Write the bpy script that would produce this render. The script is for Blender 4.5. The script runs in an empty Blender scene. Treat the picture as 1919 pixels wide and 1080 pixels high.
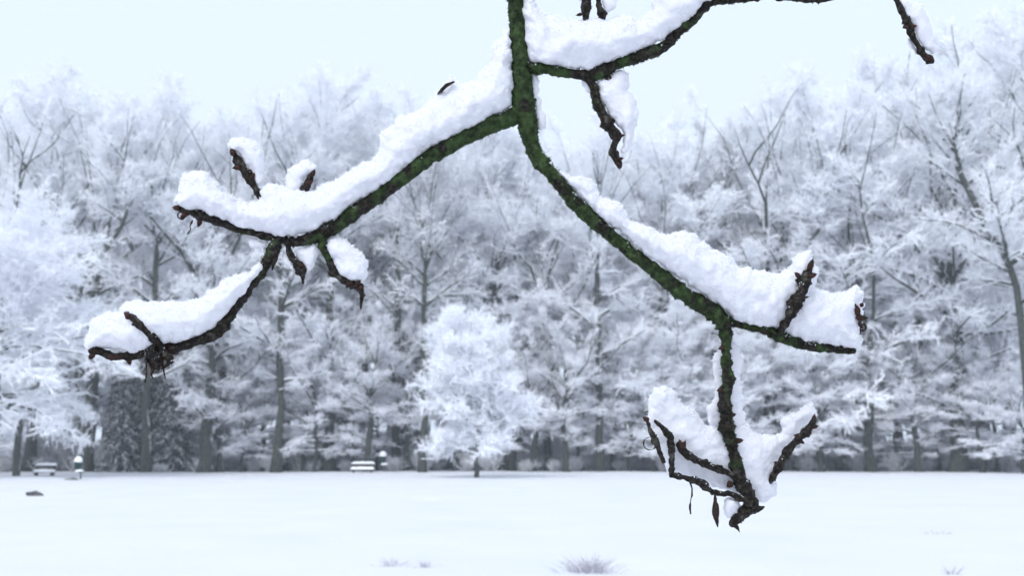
import bpy, math
import numpy as np

R = math.radians
scene = bpy.context.scene
# ------------------------------------------------------------------ camera
FPX = 2058.0            # focal length in photo pixels (photo 1919 x 1080)
HORIZON = 845.0
CAM_H = 1.6
PITCH = math.atan((HORIZON - 540.0) / FPX)
cd = bpy.data.cameras.new('camera')
cam = bpy.data.objects.new('camera', cd)
scene.collection.objects.link(cam)
scene.camera = cam
cam.location = (0, 0, CAM_H)
cam.rotation_euler = (R(90) + PITCH, 0, 0)
cd.sensor_width = 36
cd.lens = 36 * FPX / 1919
cd.clip_start = 0.05
cd.clip_end = 6000
cd.dof.use_dof = True
cd.dof.focus_distance = 1.0
cd.dof.aperture_fstop = cd.lens / 2.6
# ------------------------------------------------------------------ sky
SUN_EL, SUN_AZ = R(46), R(205)     # azimuth clockwise from +Y: behind the viewer
world = bpy.data.worlds.new('World')
scene.world = world
world.use_nodes = True
nt = world.node_tree
bg = nt.nodes['Background']
sky = nt.nodes.new('ShaderNodeTexSky')
sky.sky_type = 'NISHITA'
sky.sun_disc = False
sky.sun_elevation = SUN_EL
sky.sun_rotation = SUN_AZ
sc_ = nt.nodes.new('ShaderNodeVectorMath'); sc_.operation = 'SCALE'
sc_.inputs['Scale'].default_value = 0.07
nt.links.new(sky.outputs['Color'], sc_.inputs[0])
mx = nt.nodes.new('ShaderNodeMix'); mx.data_type = 'RGBA'
mx.inputs['Factor'].default_value = 0.9          # closed cloud cover over the clear sky
nt.links.new(sc_.outputs['Vector'], mx.inputs['A'])
mx.inputs['B'].default_value = (0.77, 0.88, 1.015, 1)
nt.links.new(mx.outputs['Result'], bg.inputs['Color'])
bg.inputs['Strength'].default_value = 1.0
# ------------------------------------------------------------------ sun behind the cloud
ld = bpy.data.lights.new('sun', 'SUN')
ld.energy = 1.5
ld.angle = R(30)
ld.color = (1.0, 0.995, 0.98)
sun = bpy.data.objects.new('sun', ld)
scene.collection.objects.link(sun)
sun.rotation_euler = (R(90) - SUN_EL, 0, R(180) - SUN_AZ)
# ------------------------------------------------------------------ exposure / renderer
scene.view_settings.view_transform = 'Standard'
scene.view_settings.look = 'None'
scene.view_settings.exposure = 0.25
scene.view_settings.gamma = 1.0
scene.view_settings.use_curve_mapping = False
scene.render.engine = 'CYCLES'
scene.cycles.max_bounces = 8
scene.cycles.diffuse_bounces = 7
scene.cycles.volume_bounces = 1
scene.cycles.use_denoising = True
scene.cycles.use_adaptive_sampling = True
scene.cycles.adaptive_threshold = 0.03
scene.cycles.adaptive_min_samples = 24
world.cycles.sampling_method = 'NONE'      # an even sky needs no importance map

HAZE = 0.0008
rng = np.random.default_rng(11)
C = scene.collection
CAM = np.array([0, 0, CAM_H])
FW = np.array([0, math.cos(PITCH), math.sin(PITCH)])
UP = np.array([0, -math.sin(PITCH), math.cos(PITCH)])
RT = np.array([1.0, 0, 0])


def ray(x, y):
    x = np.asarray(x, float); y = np.asarray(y, float)
    return FW + RT * ((x - 959.5) / FPX)[..., None] + UP * ((540 - y) / FPX)[..., None]


def on_ground(x, y):
    d = ray(x, y); return CAM + d * (-CAM_H / d[2])


def at_Y(x, y, Y):
    d = ray(x, y); return CAM + d * (Y / d[1])


# ------------------------------------------------------------------ numpy noise
_lat = np.random.default_rng(5).random((64, 64, 64)).astype(np.float32) * 2 - 1


def noise3(P, s):
    """smooth value noise in -1..1 at points P (N,3), feature size s"""
    q = np.asarray(P, float) / s + 1000.37
    i = np.floor(q).astype(int); f = q - i
    f = f * f * (3 - 2 * f)
    i &= 63; j = (i + 1) & 63
    x0, y0, z0 = i.T; x1, y1, z1 = j.T; fx, fy, fz = f.T
    L = _lat
    a = L[x0, y0, z0] * (1 - fx) + L[x1, y0, z0] * fx
    b = L[x0, y1, z0] * (1 - fx) + L[x1, y1, z0] * fx
    c = L[x0, y0, z1] * (1 - fx) + L[x1, y0, z1] * fx
    d = L[x0, y1, z1] * (1 - fx) + L[x1, y1, z1] * fx
    return (a * (1 - fy) + b * fy) * (1 - fz) + (c * (1 - fy) + d * fy) * fz


def norm(v):
    return v / np.maximum(np.linalg.norm(v, axis=-1, keepdims=True), 1e-9)


# ------------------------------------------------------------------ mesh helpers
def np_mesh(name, V, faces, smooth=False):
    """faces: list of int arrays (M,k), k = 3 or 4"""
    me = bpy.data.meshes.new(name)
    V = np.asarray(V, np.float32)
    faces = [np.asarray(f, np.int32) for f in faces if len(f)]
    me.vertices.add(len(V)); me.vertices.foreach_set('co', V.ravel())
    loops = np.concatenate([f.ravel() for f in faces])
    tot = np.concatenate([np.full(len(f), f.shape[1], np.int32) for f in faces])
    start = np.concatenate([[0], np.cumsum(tot)[:-1]]).astype(np.int32)
    me.loops.add(len(loops)); me.loops.foreach_set('vertex_index', loops)
    me.polygons.add(len(tot)); me.polygons.foreach_set('loop_start', start)
    me.polygons.foreach_set('loop_total', tot)
    sm = smooth if isinstance(smooth, (list, tuple)) else [smooth] * len(faces)
    me.polygons.foreach_set('use_smooth', np.concatenate([np.full(len(q_), v_, bool) for q_, v_ in zip(faces, sm)]))
    me.update(calc_edges=True)
    return me


def put(name, me, mat=None, parent=None):
    o = bpy.data.objects.new(name, me)
    if mat is not None and me is not None and not me.materials:
        me.materials.append(mat)
    C.objects.link(o)
    o.parent = parent
    return o


def tag(o, label=None, cat=None, group=None, kind=None):
    if label: o['label'] = label
    if cat: o['category'] = cat
    if group: o['group'] = group
    if kind: o['kind'] = kind
    return o


def thing(name, loc=(0, 0, 0), rz=0.0, **k):
    o = bpy.data.objects.new(name, None)
    o.empty_display_size = 0.2
    C.objects.link(o)
    o.location = [float(v) for v in loc]; o.rotation_euler = (0, 0, rz)
    return tag(o, **k)


def copy_tree(o, parent=None):
    c = o.copy(); C.objects.link(c); c.parent = parent
    for ch in list(o.children):
        copy_tree(ch, c)
    return c


def prisms(P0, P1, R0, R1, k=3, rs=None, flat=None):
    """one open k-sided prism for each segment; returns V, faces"""
    P0 = np.asarray(P0, float); P1 = np.asarray(P1, float); n = len(P0)
    R0 = np.broadcast_to(R0, n); R1 = np.broadcast_to(R1, n)
    D = norm(P1 - P0)
    ref = np.where(np.abs(D[:, 2:3]) < 0.9, np.array([[0, 0, 1.0]]), np.array([[1.0, 0, 0]]))
    U = norm(np.cross(D, ref)); W = np.cross(D, U)
    ph = (rs.random(n) * 6.28 if rs is not None else np.zeros(n))[:, None]
    a = ph + np.arange(k) * 2 * math.pi / k
    off = U[:, None, :] * np.cos(a)[..., None] + W[:, None, :] * np.sin(a)[..., None] * (flat or 1.0)
    b = P0[:, None, :] + off * R0[:, None, None]
    t = P1[:, None, :] + off * R1[:, None, None]
    V = np.concatenate([b, t], 1).reshape(-1, 3)
    base = (np.arange(n) * 2 * k)[:, None]
    i = np.arange(k); j = (i + 1) % k
    F = np.stack([base + i, base + j, base + k + j, base + k + i], -1).reshape(-1, 4)
    return V, F


def spikes(P0, P1, R0, rs):
    """one three-sided pyramid for each segment"""
    n = len(P0)
    D = norm(P1 - P0)
    ref = np.where(np.abs(D[:, 2:3]) < 0.9, np.array([[0, 0, 1.0]]), np.array([[1.0, 0, 0]]))
    U = norm(np.cross(D, ref)); W = np.cross(D, U)
    a = (rs.random(n) * 6.28)[:, None] + np.arange(3) * 2.0944
    R0 = np.broadcast_to(R0, n)
    b = P0[:, None, :] + (U[:, None, :] * np.cos(a)[..., None] + W[:, None, :] * np.sin(a)[..., None]) * R0[:, None, None]
    V = np.concatenate([b, P1[:, None, :]], 1).reshape(-1, 3)
    base = (np.arange(n) * 4)[:, None]
    i = np.arange(3); j = (i + 1) % 3
    F = np.stack([base + i, base + j, np.broadcast_to(base + 3, (n, 3))], -1).reshape(-1, 3)
    return V, F


def merge(parts):
    """[(V, F), ...] -> V, [faces]"""
    Vs, Fs, o = [], [], 0
    for V, F in parts:
        Vs.append(V); Fs.append(np.asarray(F) + o); o += len(V)
    return np.concatenate(Vs), Fs


def loft(P, rad, k=12):
    """closed tube through points P with radii rad; rings + two cap centres"""
    P = np.asarray(P, float); n = len(P)
    T = norm(np.gradient(P, axis=0))
    U = np.zeros_like(P)
    u = np.cross(T[0], [0.3, 0.9, 0.2]); u /= np.linalg.norm(u)
    for i in range(n):
        u = u - T[i] * np.dot(u, T[i]); u /= np.linalg.norm(u); U[i] = u
    W = np.cross(T, U)
    a = np.arange(k) * 2 * math.pi / k
    off = U[:, None, :] * np.cos(a)[None, :, None] + W[:, None, :] * np.sin(a)[None, :, None]
    V = (P[:, None, :] + off * np.asarray(rad)[:, None, None]).reshape(-1, 3)
    N = off.reshape(-1, 3)
    r = np.arange(n - 1)[:, None] * k; i = np.arange(k); j = (i + 1) % k
    Q = np.stack([r + i, r + j, r + k + j, r + k + i], -1).reshape(-1, 4)
    c0, c1 = len(V), len(V) + 1
    V = np.concatenate([V, P[:1] - T[:1] * rad[0] * .4, P[-1:] + T[-1:] * rad[-1] * .8])
    N = np.concatenate([N, -T[:1], T[-1:]])
    T0 = np.stack([np.full(k, c0), j, i], -1)
    T1 = np.stack([np.full(k, c1), (n - 1) * k + i, (n - 1) * k + j], -1)
    return V, N, Q, np.concatenate([T0, T1])


def box(cx, cy, cz, sx, sy, sz, rx=0.0):
    v = np.array([[x, y, z] for x in (-1, 1) for y in (-1, 1) for z in (-1, 1)], float) * [sx / 2, sy / 2, sz / 2]
    c, s = math.cos(rx), math.sin(rx)
    v = np.stack([v[:, 0], v[:, 1] * c - v[:, 2] * s, v[:, 1] * s + v[:, 2] * c], 1) + [cx, cy, cz]
    F = np.array([[0, 1, 3, 2], [4, 6, 7, 5], [0, 4, 5, 1], [2, 3, 7, 6], [0, 2, 6, 4], [1, 5, 7, 3]])
    return v, F


# ------------------------------------------------------------------ materials
def new_mat(name, rough=0.9, spec=0.2):
    m = bpy.data.materials.new(name); m.use_nodes = True
    b = m.node_tree.nodes['Principled BSDF']
    b.inputs['Roughness'].default_value = rough
    b.inputs['Specular IOR Level'].default_value = spec
    return m, m.node_tree, b


def nd(t, kind, **k):
    n = t.nodes.new(kind)
    for a, v in k.items(): setattr(n, a, v)
    return n


def noise_node(t, scale, detail=4, coord='Object'):
    tc = nd(t, 'ShaderNodeTexCoord')
    n = nd(t, 'ShaderNodeTexNoise')
    n.inputs['Scale'].default_value = scale; n.inputs['Detail'].default_value = detail
    t.links.new(tc.outputs[coord], n.inputs['Vector'])
    return n


def ramp(t, src, lo, hi, clo, chi):
    r = nd(t, 'ShaderNodeValToRGB')
    r.color_ramp.elements[0].position = lo; r.color_ramp.elements[1].position = hi
    r.color_ramp.elements[0].color = (*clo, 1); r.color_ramp.elements[1].color = (*chi, 1)
    t.links.new(src, r.inputs['Fac'])
    return r


def mixc(t, fac, a, b):
    m = nd(t, 'ShaderNodeMix', data_type='RGBA')
    if isinstance(fac, float): m.inputs['Factor'].default_value = fac
    else: t.links.new(fac, m.inputs['Factor'])
    for key, v in (('A', a), ('B', b)):
        if isinstance(v, tuple): m.inputs[key].default_value = (*v, 1)
        else: t.links.new(v, m.inputs[key])
    return m.outputs['Result']


def maprange(t, src, a, b):
    m = nd(t, 'ShaderNodeMapRange', interpolation_type='SMOOTHSTEP')
    m.inputs['From Min'].default_value = a; m.inputs['From Max'].default_value = b
    t.links.new(src, m.inputs['Value'])
    return m.outputs['Result']


def math_(t, op, a, b):
    m = nd(t, 'ShaderNodeMath', operation=op)
    for i, v in enumerate((a, b)):
        if isinstance(v, (int, float)): m.inputs[i].default_value = v
        else: t.links.new(v, m.inputs[i])
    return m.outputs[0]


def bump(t, b, src, strength, dist):
    n = nd(t, 'ShaderNodeBump')
    n.inputs['Strength'].default_value = strength; n.inputs['Distance'].default_value = dist
    t.links.new(src, n.inputs['Height']); t.links.new(n.outputs['Normal'], b.inputs['Normal'])


SNOW = (0.94, 0.95, 0.985)


def mat_snow_near():
    m, t, b = new_mat('snow_crystals', 0.75, 0.3)
    b.inputs['Base Color'].default_value = (0.74, 0.735, 0.79, 1)
    b.inputs['Subsurface Weight'].default_value = 0.15
    b.inputs['Subsurface Radius'].default_value = (1.0, 1.0, 1.0)
    b.inputs['Subsurface Scale'].default_value = 0.007
    n = noise_node(t, 900, 3)
    bump(t, b, n.outputs['Fac'], 0.15, 0.001)
    return m


def mat_snow_far():
    m, t, b = new_mat('snow_on_limbs', 0.9, 0.1)
    b.inputs['Base Color'].default_value = (*SNOW, 1)
    return m


def mat_ground():
    m, t, b = new_mat('snow_field', 0.85, 0.15)
    n = noise_node(t, 0.35, 6)
    r = ramp(t, n.outputs['Fac'], 0.3, 0.7, (0.69, 0.70, 0.745), (0.735, 0.74, 0.77))
    t.links.new(r.outputs['Color'], b.inputs['Base Color'])
    n2 = noise_node(t, 9, 6)
    bump(t, b, n2.outputs['Fac'], 0.25, 0.05)
    return m


def mat_frost(name, bark, lo=-0.35, hi=0.25, amt=0.6):
    """bare twigs with rime and snow lying on the upper side"""
    m, t, b = new_mat(name, 0.9, 0.1)
    g = nd(t, 'ShaderNodeNewGeometry')
    s = nd(t, 'ShaderNodeSeparateXYZ'); t.links.new(g.outputs['Normal'], s.inputs[0])
    n = noise_node(t, 0.9, 3)
    v = math_(t, 'ADD', s.outputs['Z'], math_(t, 'MULTIPLY', math_(t, 'SUBTRACT', n.outputs['Fac'], 0.5), amt * 2))
    f = maprange(t, v, lo, hi)
    t.links.new(mixc(t, f, bark, SNOW), b.inputs['Base Color'])
    return m


def mat_trunk():
    """grey-green bark, snow driven against one side"""
    m, t, b = new_mat('frosted_bark', 0.9, 0.1)
    n = noise_node(t, 1.4, 5); n3 = noise_node(t, 6, 5)
    bark = ramp(t, n3.outputs['Fac'], 0.35, 0.7, (0.042, 0.048, 0.042), (0.10, 0.108, 0.095))
    g = nd(t, 'ShaderNodeNewGeometry')
    d = nd(t, 'ShaderNodeVectorMath', operation='DOT_PRODUCT')
    t.links.new(g.outputs['Normal'], d.inputs[0]); d.inputs[1].default_value = (0.72, -0.1, 0.68)
    v = math_(t, 'ADD', d.outputs['Value'], math_(t, 'MULTIPLY', math_(t, 'SUBTRACT', n.outputs['Fac'], 0.5), 1.2))
    f = maprange(t, v, 0.72, 0.98)
    t.links.new(mixc(t, f, bark.outputs['Color'], SNOW), b.inputs['Base Color'])
    bump(t, b, n3.outputs['Fac'], 0.5, 0.03)
    return m


def mat_branch():
    m, t, b = new_mat('wet_mossy_bark', 0.75, 0.25)
    at = nd(t, 'ShaderNodeAttribute', attribute_name='moss')
    n1 = noise_node(t, 55, 5); n2 = noise_node(t, 320, 6); n3 = noise_node(t, 150, 4)
    n4 = noise_node(t, 110, 5)
    dark = ramp(t, n2.outputs['Fac'], 0.45, 0.80, (0.006, 0.0045, 0.004), (0.06, 0.048, 0.04))
    grey = ramp(t, n2.outputs['Fac'], 0.30, 0.75, (0.016, 0.014, 0.012), (0.12, 0.108, 0.095))
    bark = nd(t, 'ShaderNodeMix', data_type='RGBA')
    t.links.new(maprange(t, n4.outputs['Fac'], 0.54, 0.70), bark.inputs['Factor'])
    t.links.new(dark.outputs['Color'], bark.inputs['A']); t.links.new(grey.outputs['Color'], bark.inputs['B'])
    moss = ramp(t, n3.outputs['Fac'], 0.35, 0.75, (0.008, 0.016, 0.005), (0.055, 0.095, 0.030))
    v = math_(t, 'ADD', at.outputs['Fac'], math_(t, 'MULTIPLY', math_(t, 'SUBTRACT', n1.outputs['Fac'], 0.5), 2.2))
    f = maprange(t, v, 0.35, 0.6)
    t.links.new(mixc(t, f, bark.outputs['Result'], moss.outputs['Color']), b.inputs['Base Color'])
    bump(t, b, n2.outputs['Fac'], 0.9, 0.002)
    return m


def mat_plain(name, a, c, scale=60, rough=0.8, lo=.35, hi=.7):
    m, t, b = new_mat(name, rough, 0.25)
    n = noise_node(t, scale, 4)
    r = ramp(t, n.outputs['Fac'], lo, hi, a, c)
    t.links.new(r.outputs['Color'], b.inputs['Base Color'])
    bump(t, b, n.outputs['Fac'], 0.3, 0.5 / scale)
    return m


M_snow = mat_snow_near()
M_snowfar = mat_snow_far()
M_ground = mat_ground()
M_frost = mat_frost('frosted_twigs', (0.28, 0.285, 0.305), -1.3, -0.55, 0.6)
M_frost_thin = mat_frost('thinly_frosted_twigs', (0.18, 0.18, 0.195), -0.75, 0.0, 0.6)
M_frost_thick = mat_frost('thickly_frosted_twigs', (0.55, 0.55, 0.57), -1.6, -1.0, 0.4)
M_needle = mat_frost('snowy_needles', (0.022, 0.035, 0.035), 0.2, 0.75, 0.6)
M_shrub = mat_frost('frosted_stems', (0.27, 0.255, 0.26), -0.8, 0.1, 0.6)
M_trunk = mat_trunk()
M_branch = mat_branch()
M_moss = mat_plain('moss_tufts', (0.008, 0.0145, 0.005), (0.048, 0.076, 0.025), 300)
M_bud = mat_plain('bud_scales', (0.012, 0.006, 0.005), (0.055, 0.018, 0.012), 260, 0.6)
M_tendril = mat_plain('dry_brown_stalk', (0.01, 0.006, 0.004), (0.05, 0.03, 0.02), 400)
M_wood = mat_plain('bench_timber', (0.06, 0.055, 0.05), (0.13, 0.11, 0.09), 12)
M_green = mat_plain('dark_green_paint', (0.008, 0.035, 0.030), (0.014, 0.05, 0.042), 5, 0.5)
M_post = mat_plain('grey_post', (0.10, 0.11, 0.11), (0.18, 0.19, 0.19), 8)
M_stone = mat_plain('dark_stone', (0.04, 0.045, 0.045), (0.12, 0.12, 0.115), 6)
M_grass = mat_plain('frosted_grass', (0.40, 0.38, 0.44), (0.68, 0.66, 0.72), 20)

# ------------------------------------------------------------------ ground
DENTS = [(790, 938, .55, .13), (882, 917, .5, .10), (735, 902, .7, .10), (150, 925, .8, .14), (190, 922, .9, .1),
         (105, 927, .9, .1), (20, 915, 1.4, .14), (885, 1011, .22, .07), (1190, 1008, .25, .06), (1760, 1030, .2, .06),
         (1240, 1012, .25, .05), (250, 960, .4, .05), (620, 1015, .3, .05), (450, 905, 1.2, .1), (1560, 1045, .2, .04),
         (960, 990, .3, .05), (1650, 925, .8, .08), (340, 1030, .25, .05)]


def ground_z(X, Y):
    P = np.stack([X, Y, np.zeros_like(X)], -1).reshape(-1, 3)
    near = np.exp(-(np.abs(P[:, 0]) / 300) ** 2 - (np.abs(P[:, 1]) / 300) ** 2)
    z = (0.13 * noise3(P, 14) + 0.05 * noise3(P, 3.1) + 0.022 * noise3(P, 1.1)) * near
    for px, py, r, dep in DENTS:
        g = on_ground(px, py)
        q = ((P[:, 0] - g[0]) / r) ** 2 + ((P[:, 1] - g[1]) / (r * 1.6)) ** 2
        z -= 1.6 * dep * np.exp(-q * 1.5)
    return z.reshape(X.shape)


def axis_pts(dense_lo, dense_hi, step, far):
    mid = np.arange(dense_lo, dense_hi, step)
    g = np.geomspace(step, far, 40)
    return np.concatenate([dense_lo - g[::-1], mid, dense_hi + g - step * 0.0 + step])


gx = axis_pts(-45, 45, 0.35, 2600)
gy = np.concatenate([-np.geomspace(1, 2600, 20)[::-1], np.arange(0, 16, .35), np.arange(16, 100, 0.45), 100 + np.geomspace(1, 2600, 45)])
GX, GY = np.meshgrid(gx, gy, indexing='ij')
GZ = ground_z(GX, GY)
nx, ny = GX.shape
idx = np.arange(nx * ny).reshape(nx, ny)
gq = np.stack([idx[:-1, :-1], idx[1:, :-1], idx[1:, 1:], idx[:-1, 1:]], -1).reshape(-1, 4)
go = put('ground', np_mesh('ground', np.stack([GX, GY, GZ], -1).reshape(-1, 3), [gq], True), M_ground)
tag(go, 'wide open field under smooth untrodden snow', kind='structure')


def gz(x, y):
    return float(ground_z(np.array([float(x)]), np.array([float(y)]))[0])


# ------------------------------------------------------------------ trees
def bend_path(p, d, length, n, rs, wob, curve):
    """points of a branch; curve = change of vertical direction per unit of run"""
    P = [np.array(p, float)]; d = np.array(d, float); st = length / n
    for i in range(n):
        d = d + rs.normal(0, wob, 3) + np.array([0, 0, curve / n])
        d /= np.linalg.norm(d)
        P.append(P[-1] + d * st)
    return np.array(P)


class Wood:
    def __init__(s): s.a, s.b, s.ra, s.rb = [], [], [], []

    def add(s, P, r0, r1):
        r = np.linspace(r0, r1, len(P))
        s.a.extend(P[:-1]); s.b.extend(P[1:]); s.ra.extend(r[:-1]); s.rb.extend(r[1:])

    def arr(s): return np.array(s.a), np.array(s.b), np.array(s.ra), np.array(s.rb)


def side_twigs(A, B, per, lmin, lmax, ang, lift, flat, rs, fall=1.0):
    """children leaving segments A->B; returns start, mid, end"""
    n = len(A); i = np.repeat(np.arange(n), per)
    t = rs.random(len(i))[:, None]
    S = A[i] * (1 - t) + B[i] * t
    D = norm(B - A)[i]
    rnd = rs.normal(0, 1, (len(i), 3)); rnd[:, 2] *= flat
    perp = norm(rnd - D * np.sum(rnd * D, 1, keepdims=True))
    a = (ang * (0.6 + 0.8 * rs.random(len(i))))[:, None]
    d = norm(D * np.cos(a) + perp * np.sin(a) + np.array([0, 0, lift]))
    L = (lmin + (lmax - lmin) * rs.random(len(i)))[:, None]
    Mp = S + d * L * 0.5
    d2 = norm(d + rs.normal(0, .25, d.shape) + np.array([0, 0, -0.12 * fall]))
    return S, Mp, Mp + d2 * L * 0.5


def build_tree(name, seed, H, crown_r, low, trunk_r, n_limb=26, leaders=3, fork=0.5, path=None,
               frost=None, twig=1.0, droop=0.22, snow_r=1.0, top_fine=True, dens=1.0, elev0=14, elev1=66, fork_spread=0.35, lift=.16, flat=.85):
    rs = np.random.default_rng(seed)
    W = Wood(); B2 = Wood()
    # trunk
    if path is None:
        n = 10; zt = H * fork
        P = np.stack([np.cumsum(rs.normal(0, .011 * H / 3, n + 1)), np.cumsum(rs.normal(0, .011 * H / 3, n + 1)), np.linspace(-.4, zt, n + 1)], 1)
        P[:, :2] -= P[1, :2]
    else:
        P = np.array(path, float); zt = P[-1, 2]
        P = np.concatenate([P[:1] - [0, 0, .4], P])
        tt = np.linspace(0, len(P) - 1, 24); P = np.stack([np.interp(tt, np.arange(len(P)), P[:, c]) for c in range(3)], 1)
    frac = np.linspace(0, 1, len(P))
    tr = trunk_r * (1 - 0.42 * frac); tr[0] *= 1.5; tr[1] *= 1.15
    tV, tN, tQ, tT = loft(P, tr, 12)
    tV = tV + tN * (noise3(tV, .8) * 0.10 * trunk_r)[:, None]
    src = []
    for i in range(len(P) - 1):
        src.append((P[i], P[i + 1], tr[i]))
    # leaders
    for q in range(leaders):
        az = 6.28 * q / leaders + rs.uniform(0, 1.2)
        sp = fork_spread * rs.uniform(.7, 1.3)
        d = np.array([math.cos(az) * sp, math.sin(az) * sp, 1.0]); d /= np.linalg.norm(d)
        L = (H - zt) * rs.uniform(.72, .92)
        r0 = trunk_r * .58 * rs.uniform(.6, 1.0) * .75
        Q = bend_path(P[-1], d, L, 9, rs, .14, .25)
        W.add(Q, r0, r0 * .10)
        for i in range(9): src.append((Q[i], Q[i + 1], r0 * (1 - .1 * i)))
        # forks of the leader
        for _ in range(5):
            i = rs.integers(1, 8); az2 = rs.uniform(0, 6.28)
            d2 = np.array([math.cos(az2) * .6, math.sin(az2) * .6, 1.0]); d2 /= np.linalg.norm(d2)
            Q2 = bend_path(Q[i], d2, (H - Q[i][2]) * rs.uniform(.6, .88), 6, rs, .16, .2)
            W.add(Q2, r0 * .36, r0 * .08)
            for j in range(6): src.append((Q2[j], Q2[j + 1], r0 * .4 * (1 - .14 * j)))
    # limbs
    zs = np.array([s[0][2] for s in src]); ok = np.where((zs > low) & (zs < H * .97))[0]
    lens = []
    # spread limbs evenly in height
    want = np.sort(low + (H * .93 - low) * rs.random(n_limb) ** .72)
    az = rs.uniform(0, 6.28)
    for z in want:
        cand = ok[np.argsort(np.abs(zs[ok] - z))[:5]]
        a, b, r = src[rs.choice(cand)]
        s = a + (b - a) * rs.random()
        rel = (s[2] - low) / max(H - low, .1)
        env = crown_r * (math.sqrt(max(0.03, 1 - (max(0.0, rel - .28) / .82) ** 2)) if rel > .28 else .72 + rel)
        az += 2.4 + rs.normal(0, .35)
        el = R(elev0 + (elev1 - elev0) * rel ** .9) + rs.normal(0, .1)
        d = np.array([math.cos(az) * math.cos(el), math.sin(az) * math.cos(el), math.sin(el)])
        L = max(.8, (env - .6 * math.hypot(s[0], s[1]) * (path is None)) * rs.uniform(.75, 1.1))
        Q = bend_path(s, d, L, 6, rs, .09, -droop * (1 - rel) + .12 * rel)
        rr = min(r * .55, .022 * L + .015)
        W.add(Q, rr, rr * .25)
        nb = int(max(3, L / .30 * dens * (1 + .9 * max(0, rel - .45))))
        for _ in range(nb):
            t = rs.uniform(.12, 1.0) * 6; i = min(5, int(t)); p = Q[i] + (Q[i + 1] - Q[i]) * (t - i)
            D = Q[i + 1] - Q[i]; D /= np.linalg.norm(D)
            sd = np.cross(D, [0, 0, 1.0]); sd /= max(np.linalg.norm(sd), .1)
            sgn = rs.choice([-1, 1])
            dd = D * rs.uniform(.5, 1.0) + sd * sgn * rs.uniform(.5, 1.0) + np.array([0, 0, rs.normal(.08 + lift * 1.6, .22 + .2 * flat)])
            dd /= np.linalg.norm(dd)
            l2 = (.34 * L * (1.15 - .8 * t / 6) + .45) * rs.uniform(.6, 1.15)
            B2.add(bend_path(p, dd, l2, 3, rs, .14, -.28 * (1 - .7 * rel) + lift), .014, .006)
    # wood parts
    wa, wb, wra, wrb = W.arr()
    V1, F1 = prisms(wa, wb + (wb - wa) * .04, wra, wrb, 6)
    Vt = np.concatenate([tV, V1]); o = len(tV)
    trunk_me = np_mesh('trunk', Vt, [tQ, tT, F1 + o], True)
    a2, b2, _, _ = B2.arr()
    # fine sprays
    tip = wra < .07
    s3, m3, e3 = side_twigs(a2, b2, max(1, int(round(2 * twig))), .35, .85, .8, lift, flat, rs)
    u3 = side_twigs(wa[tip], wb[tip], 3, .3, .75, .7, .1, .9, rs)
    s3, m3, e3 = (np.concatenate(v) for v in zip((s3, m3, e3), u3))
    A3 = np.concatenate([a2, s3, m3]); B3 = np.concatenate([b2, m3, e3])
    s4, m4, e4 = side_twigs(np.concatenate([s3, m3]), np.concatenate([m3, e3]), 3, .22, .55, .75, lift * .8, .9, rs)
    # thick, high-up twigs carry less snow
    fine = np.clip(1.25 - .5 * A3[:, 2] / H, .7, 1.2)
    r3 = .018 * snow_r * fine * rs.uniform(.6, 1.4, len(A3))
    r3[:len(a2)] *= 1.35
    V3, F3 = prisms(A3, B3, r3, r3 * .75, 3, rs)
    V4, F4 = spikes(s4, e4, .0165 * snow_r * rs.uniform(.5, 1.4, len(s4)) * np.clip(1.25 - .5 * s4[:, 2] / H, .7, 1.2), rs)
    # ends of the limbs and leaders, very fine
    V, F = merge([(V3, F3), (V4, F4)])
    crown_me = np_mesh('crown', V, F, False)
    # snow lying along limbs and branches
    SA = np.concatenate([wa, a2, s3]); SB = np.concatenate([wb, b2, m3])
    hgt = np.clip(1.25 - .75 * SA[:, 2] / H, .45, 1.1)
    SR = np.concatenate([wra * .75 + .022, np.full(len(a2), .046), np.full(len(s3), .029)]) * snow_r * hgt * rs.uniform(.6, 1.35, len(SA))
    wr = np.concatenate([wra, np.full(len(a2), .01), np.full(len(s3), .008)])
    dz = np.abs(norm(SB - SA)[:, 2])
    k = (dz < .80) & (rs.random(len(SA)) < np.where(np.arange(len(SA)) < len(SA) - len(s3), .92, .55))
    SA, SB, SR = SA[k], SB[k], SR[k] * np.clip(1.3 - dz[k], .45, 1.1)
    up = np.stack([np.zeros(len(SR)), np.zeros(len(SR)), SR * .6 + wr[k] * .55], 1)
    Vs, Fs = prisms(SA + up, SB + up, SR, SR * rs.uniform(.6, 1.1, len(SR)), 4)
    snow_me = np_mesh('snow_cover', Vs, [Fs], True)
    t = thing(name)
    put('trunk', trunk_me, M_trunk, t)
    put('crown', crown_me, frost or M_frost, t)
    put('snow_cover', snow_me, M_snowfar, t)
    return t


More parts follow.
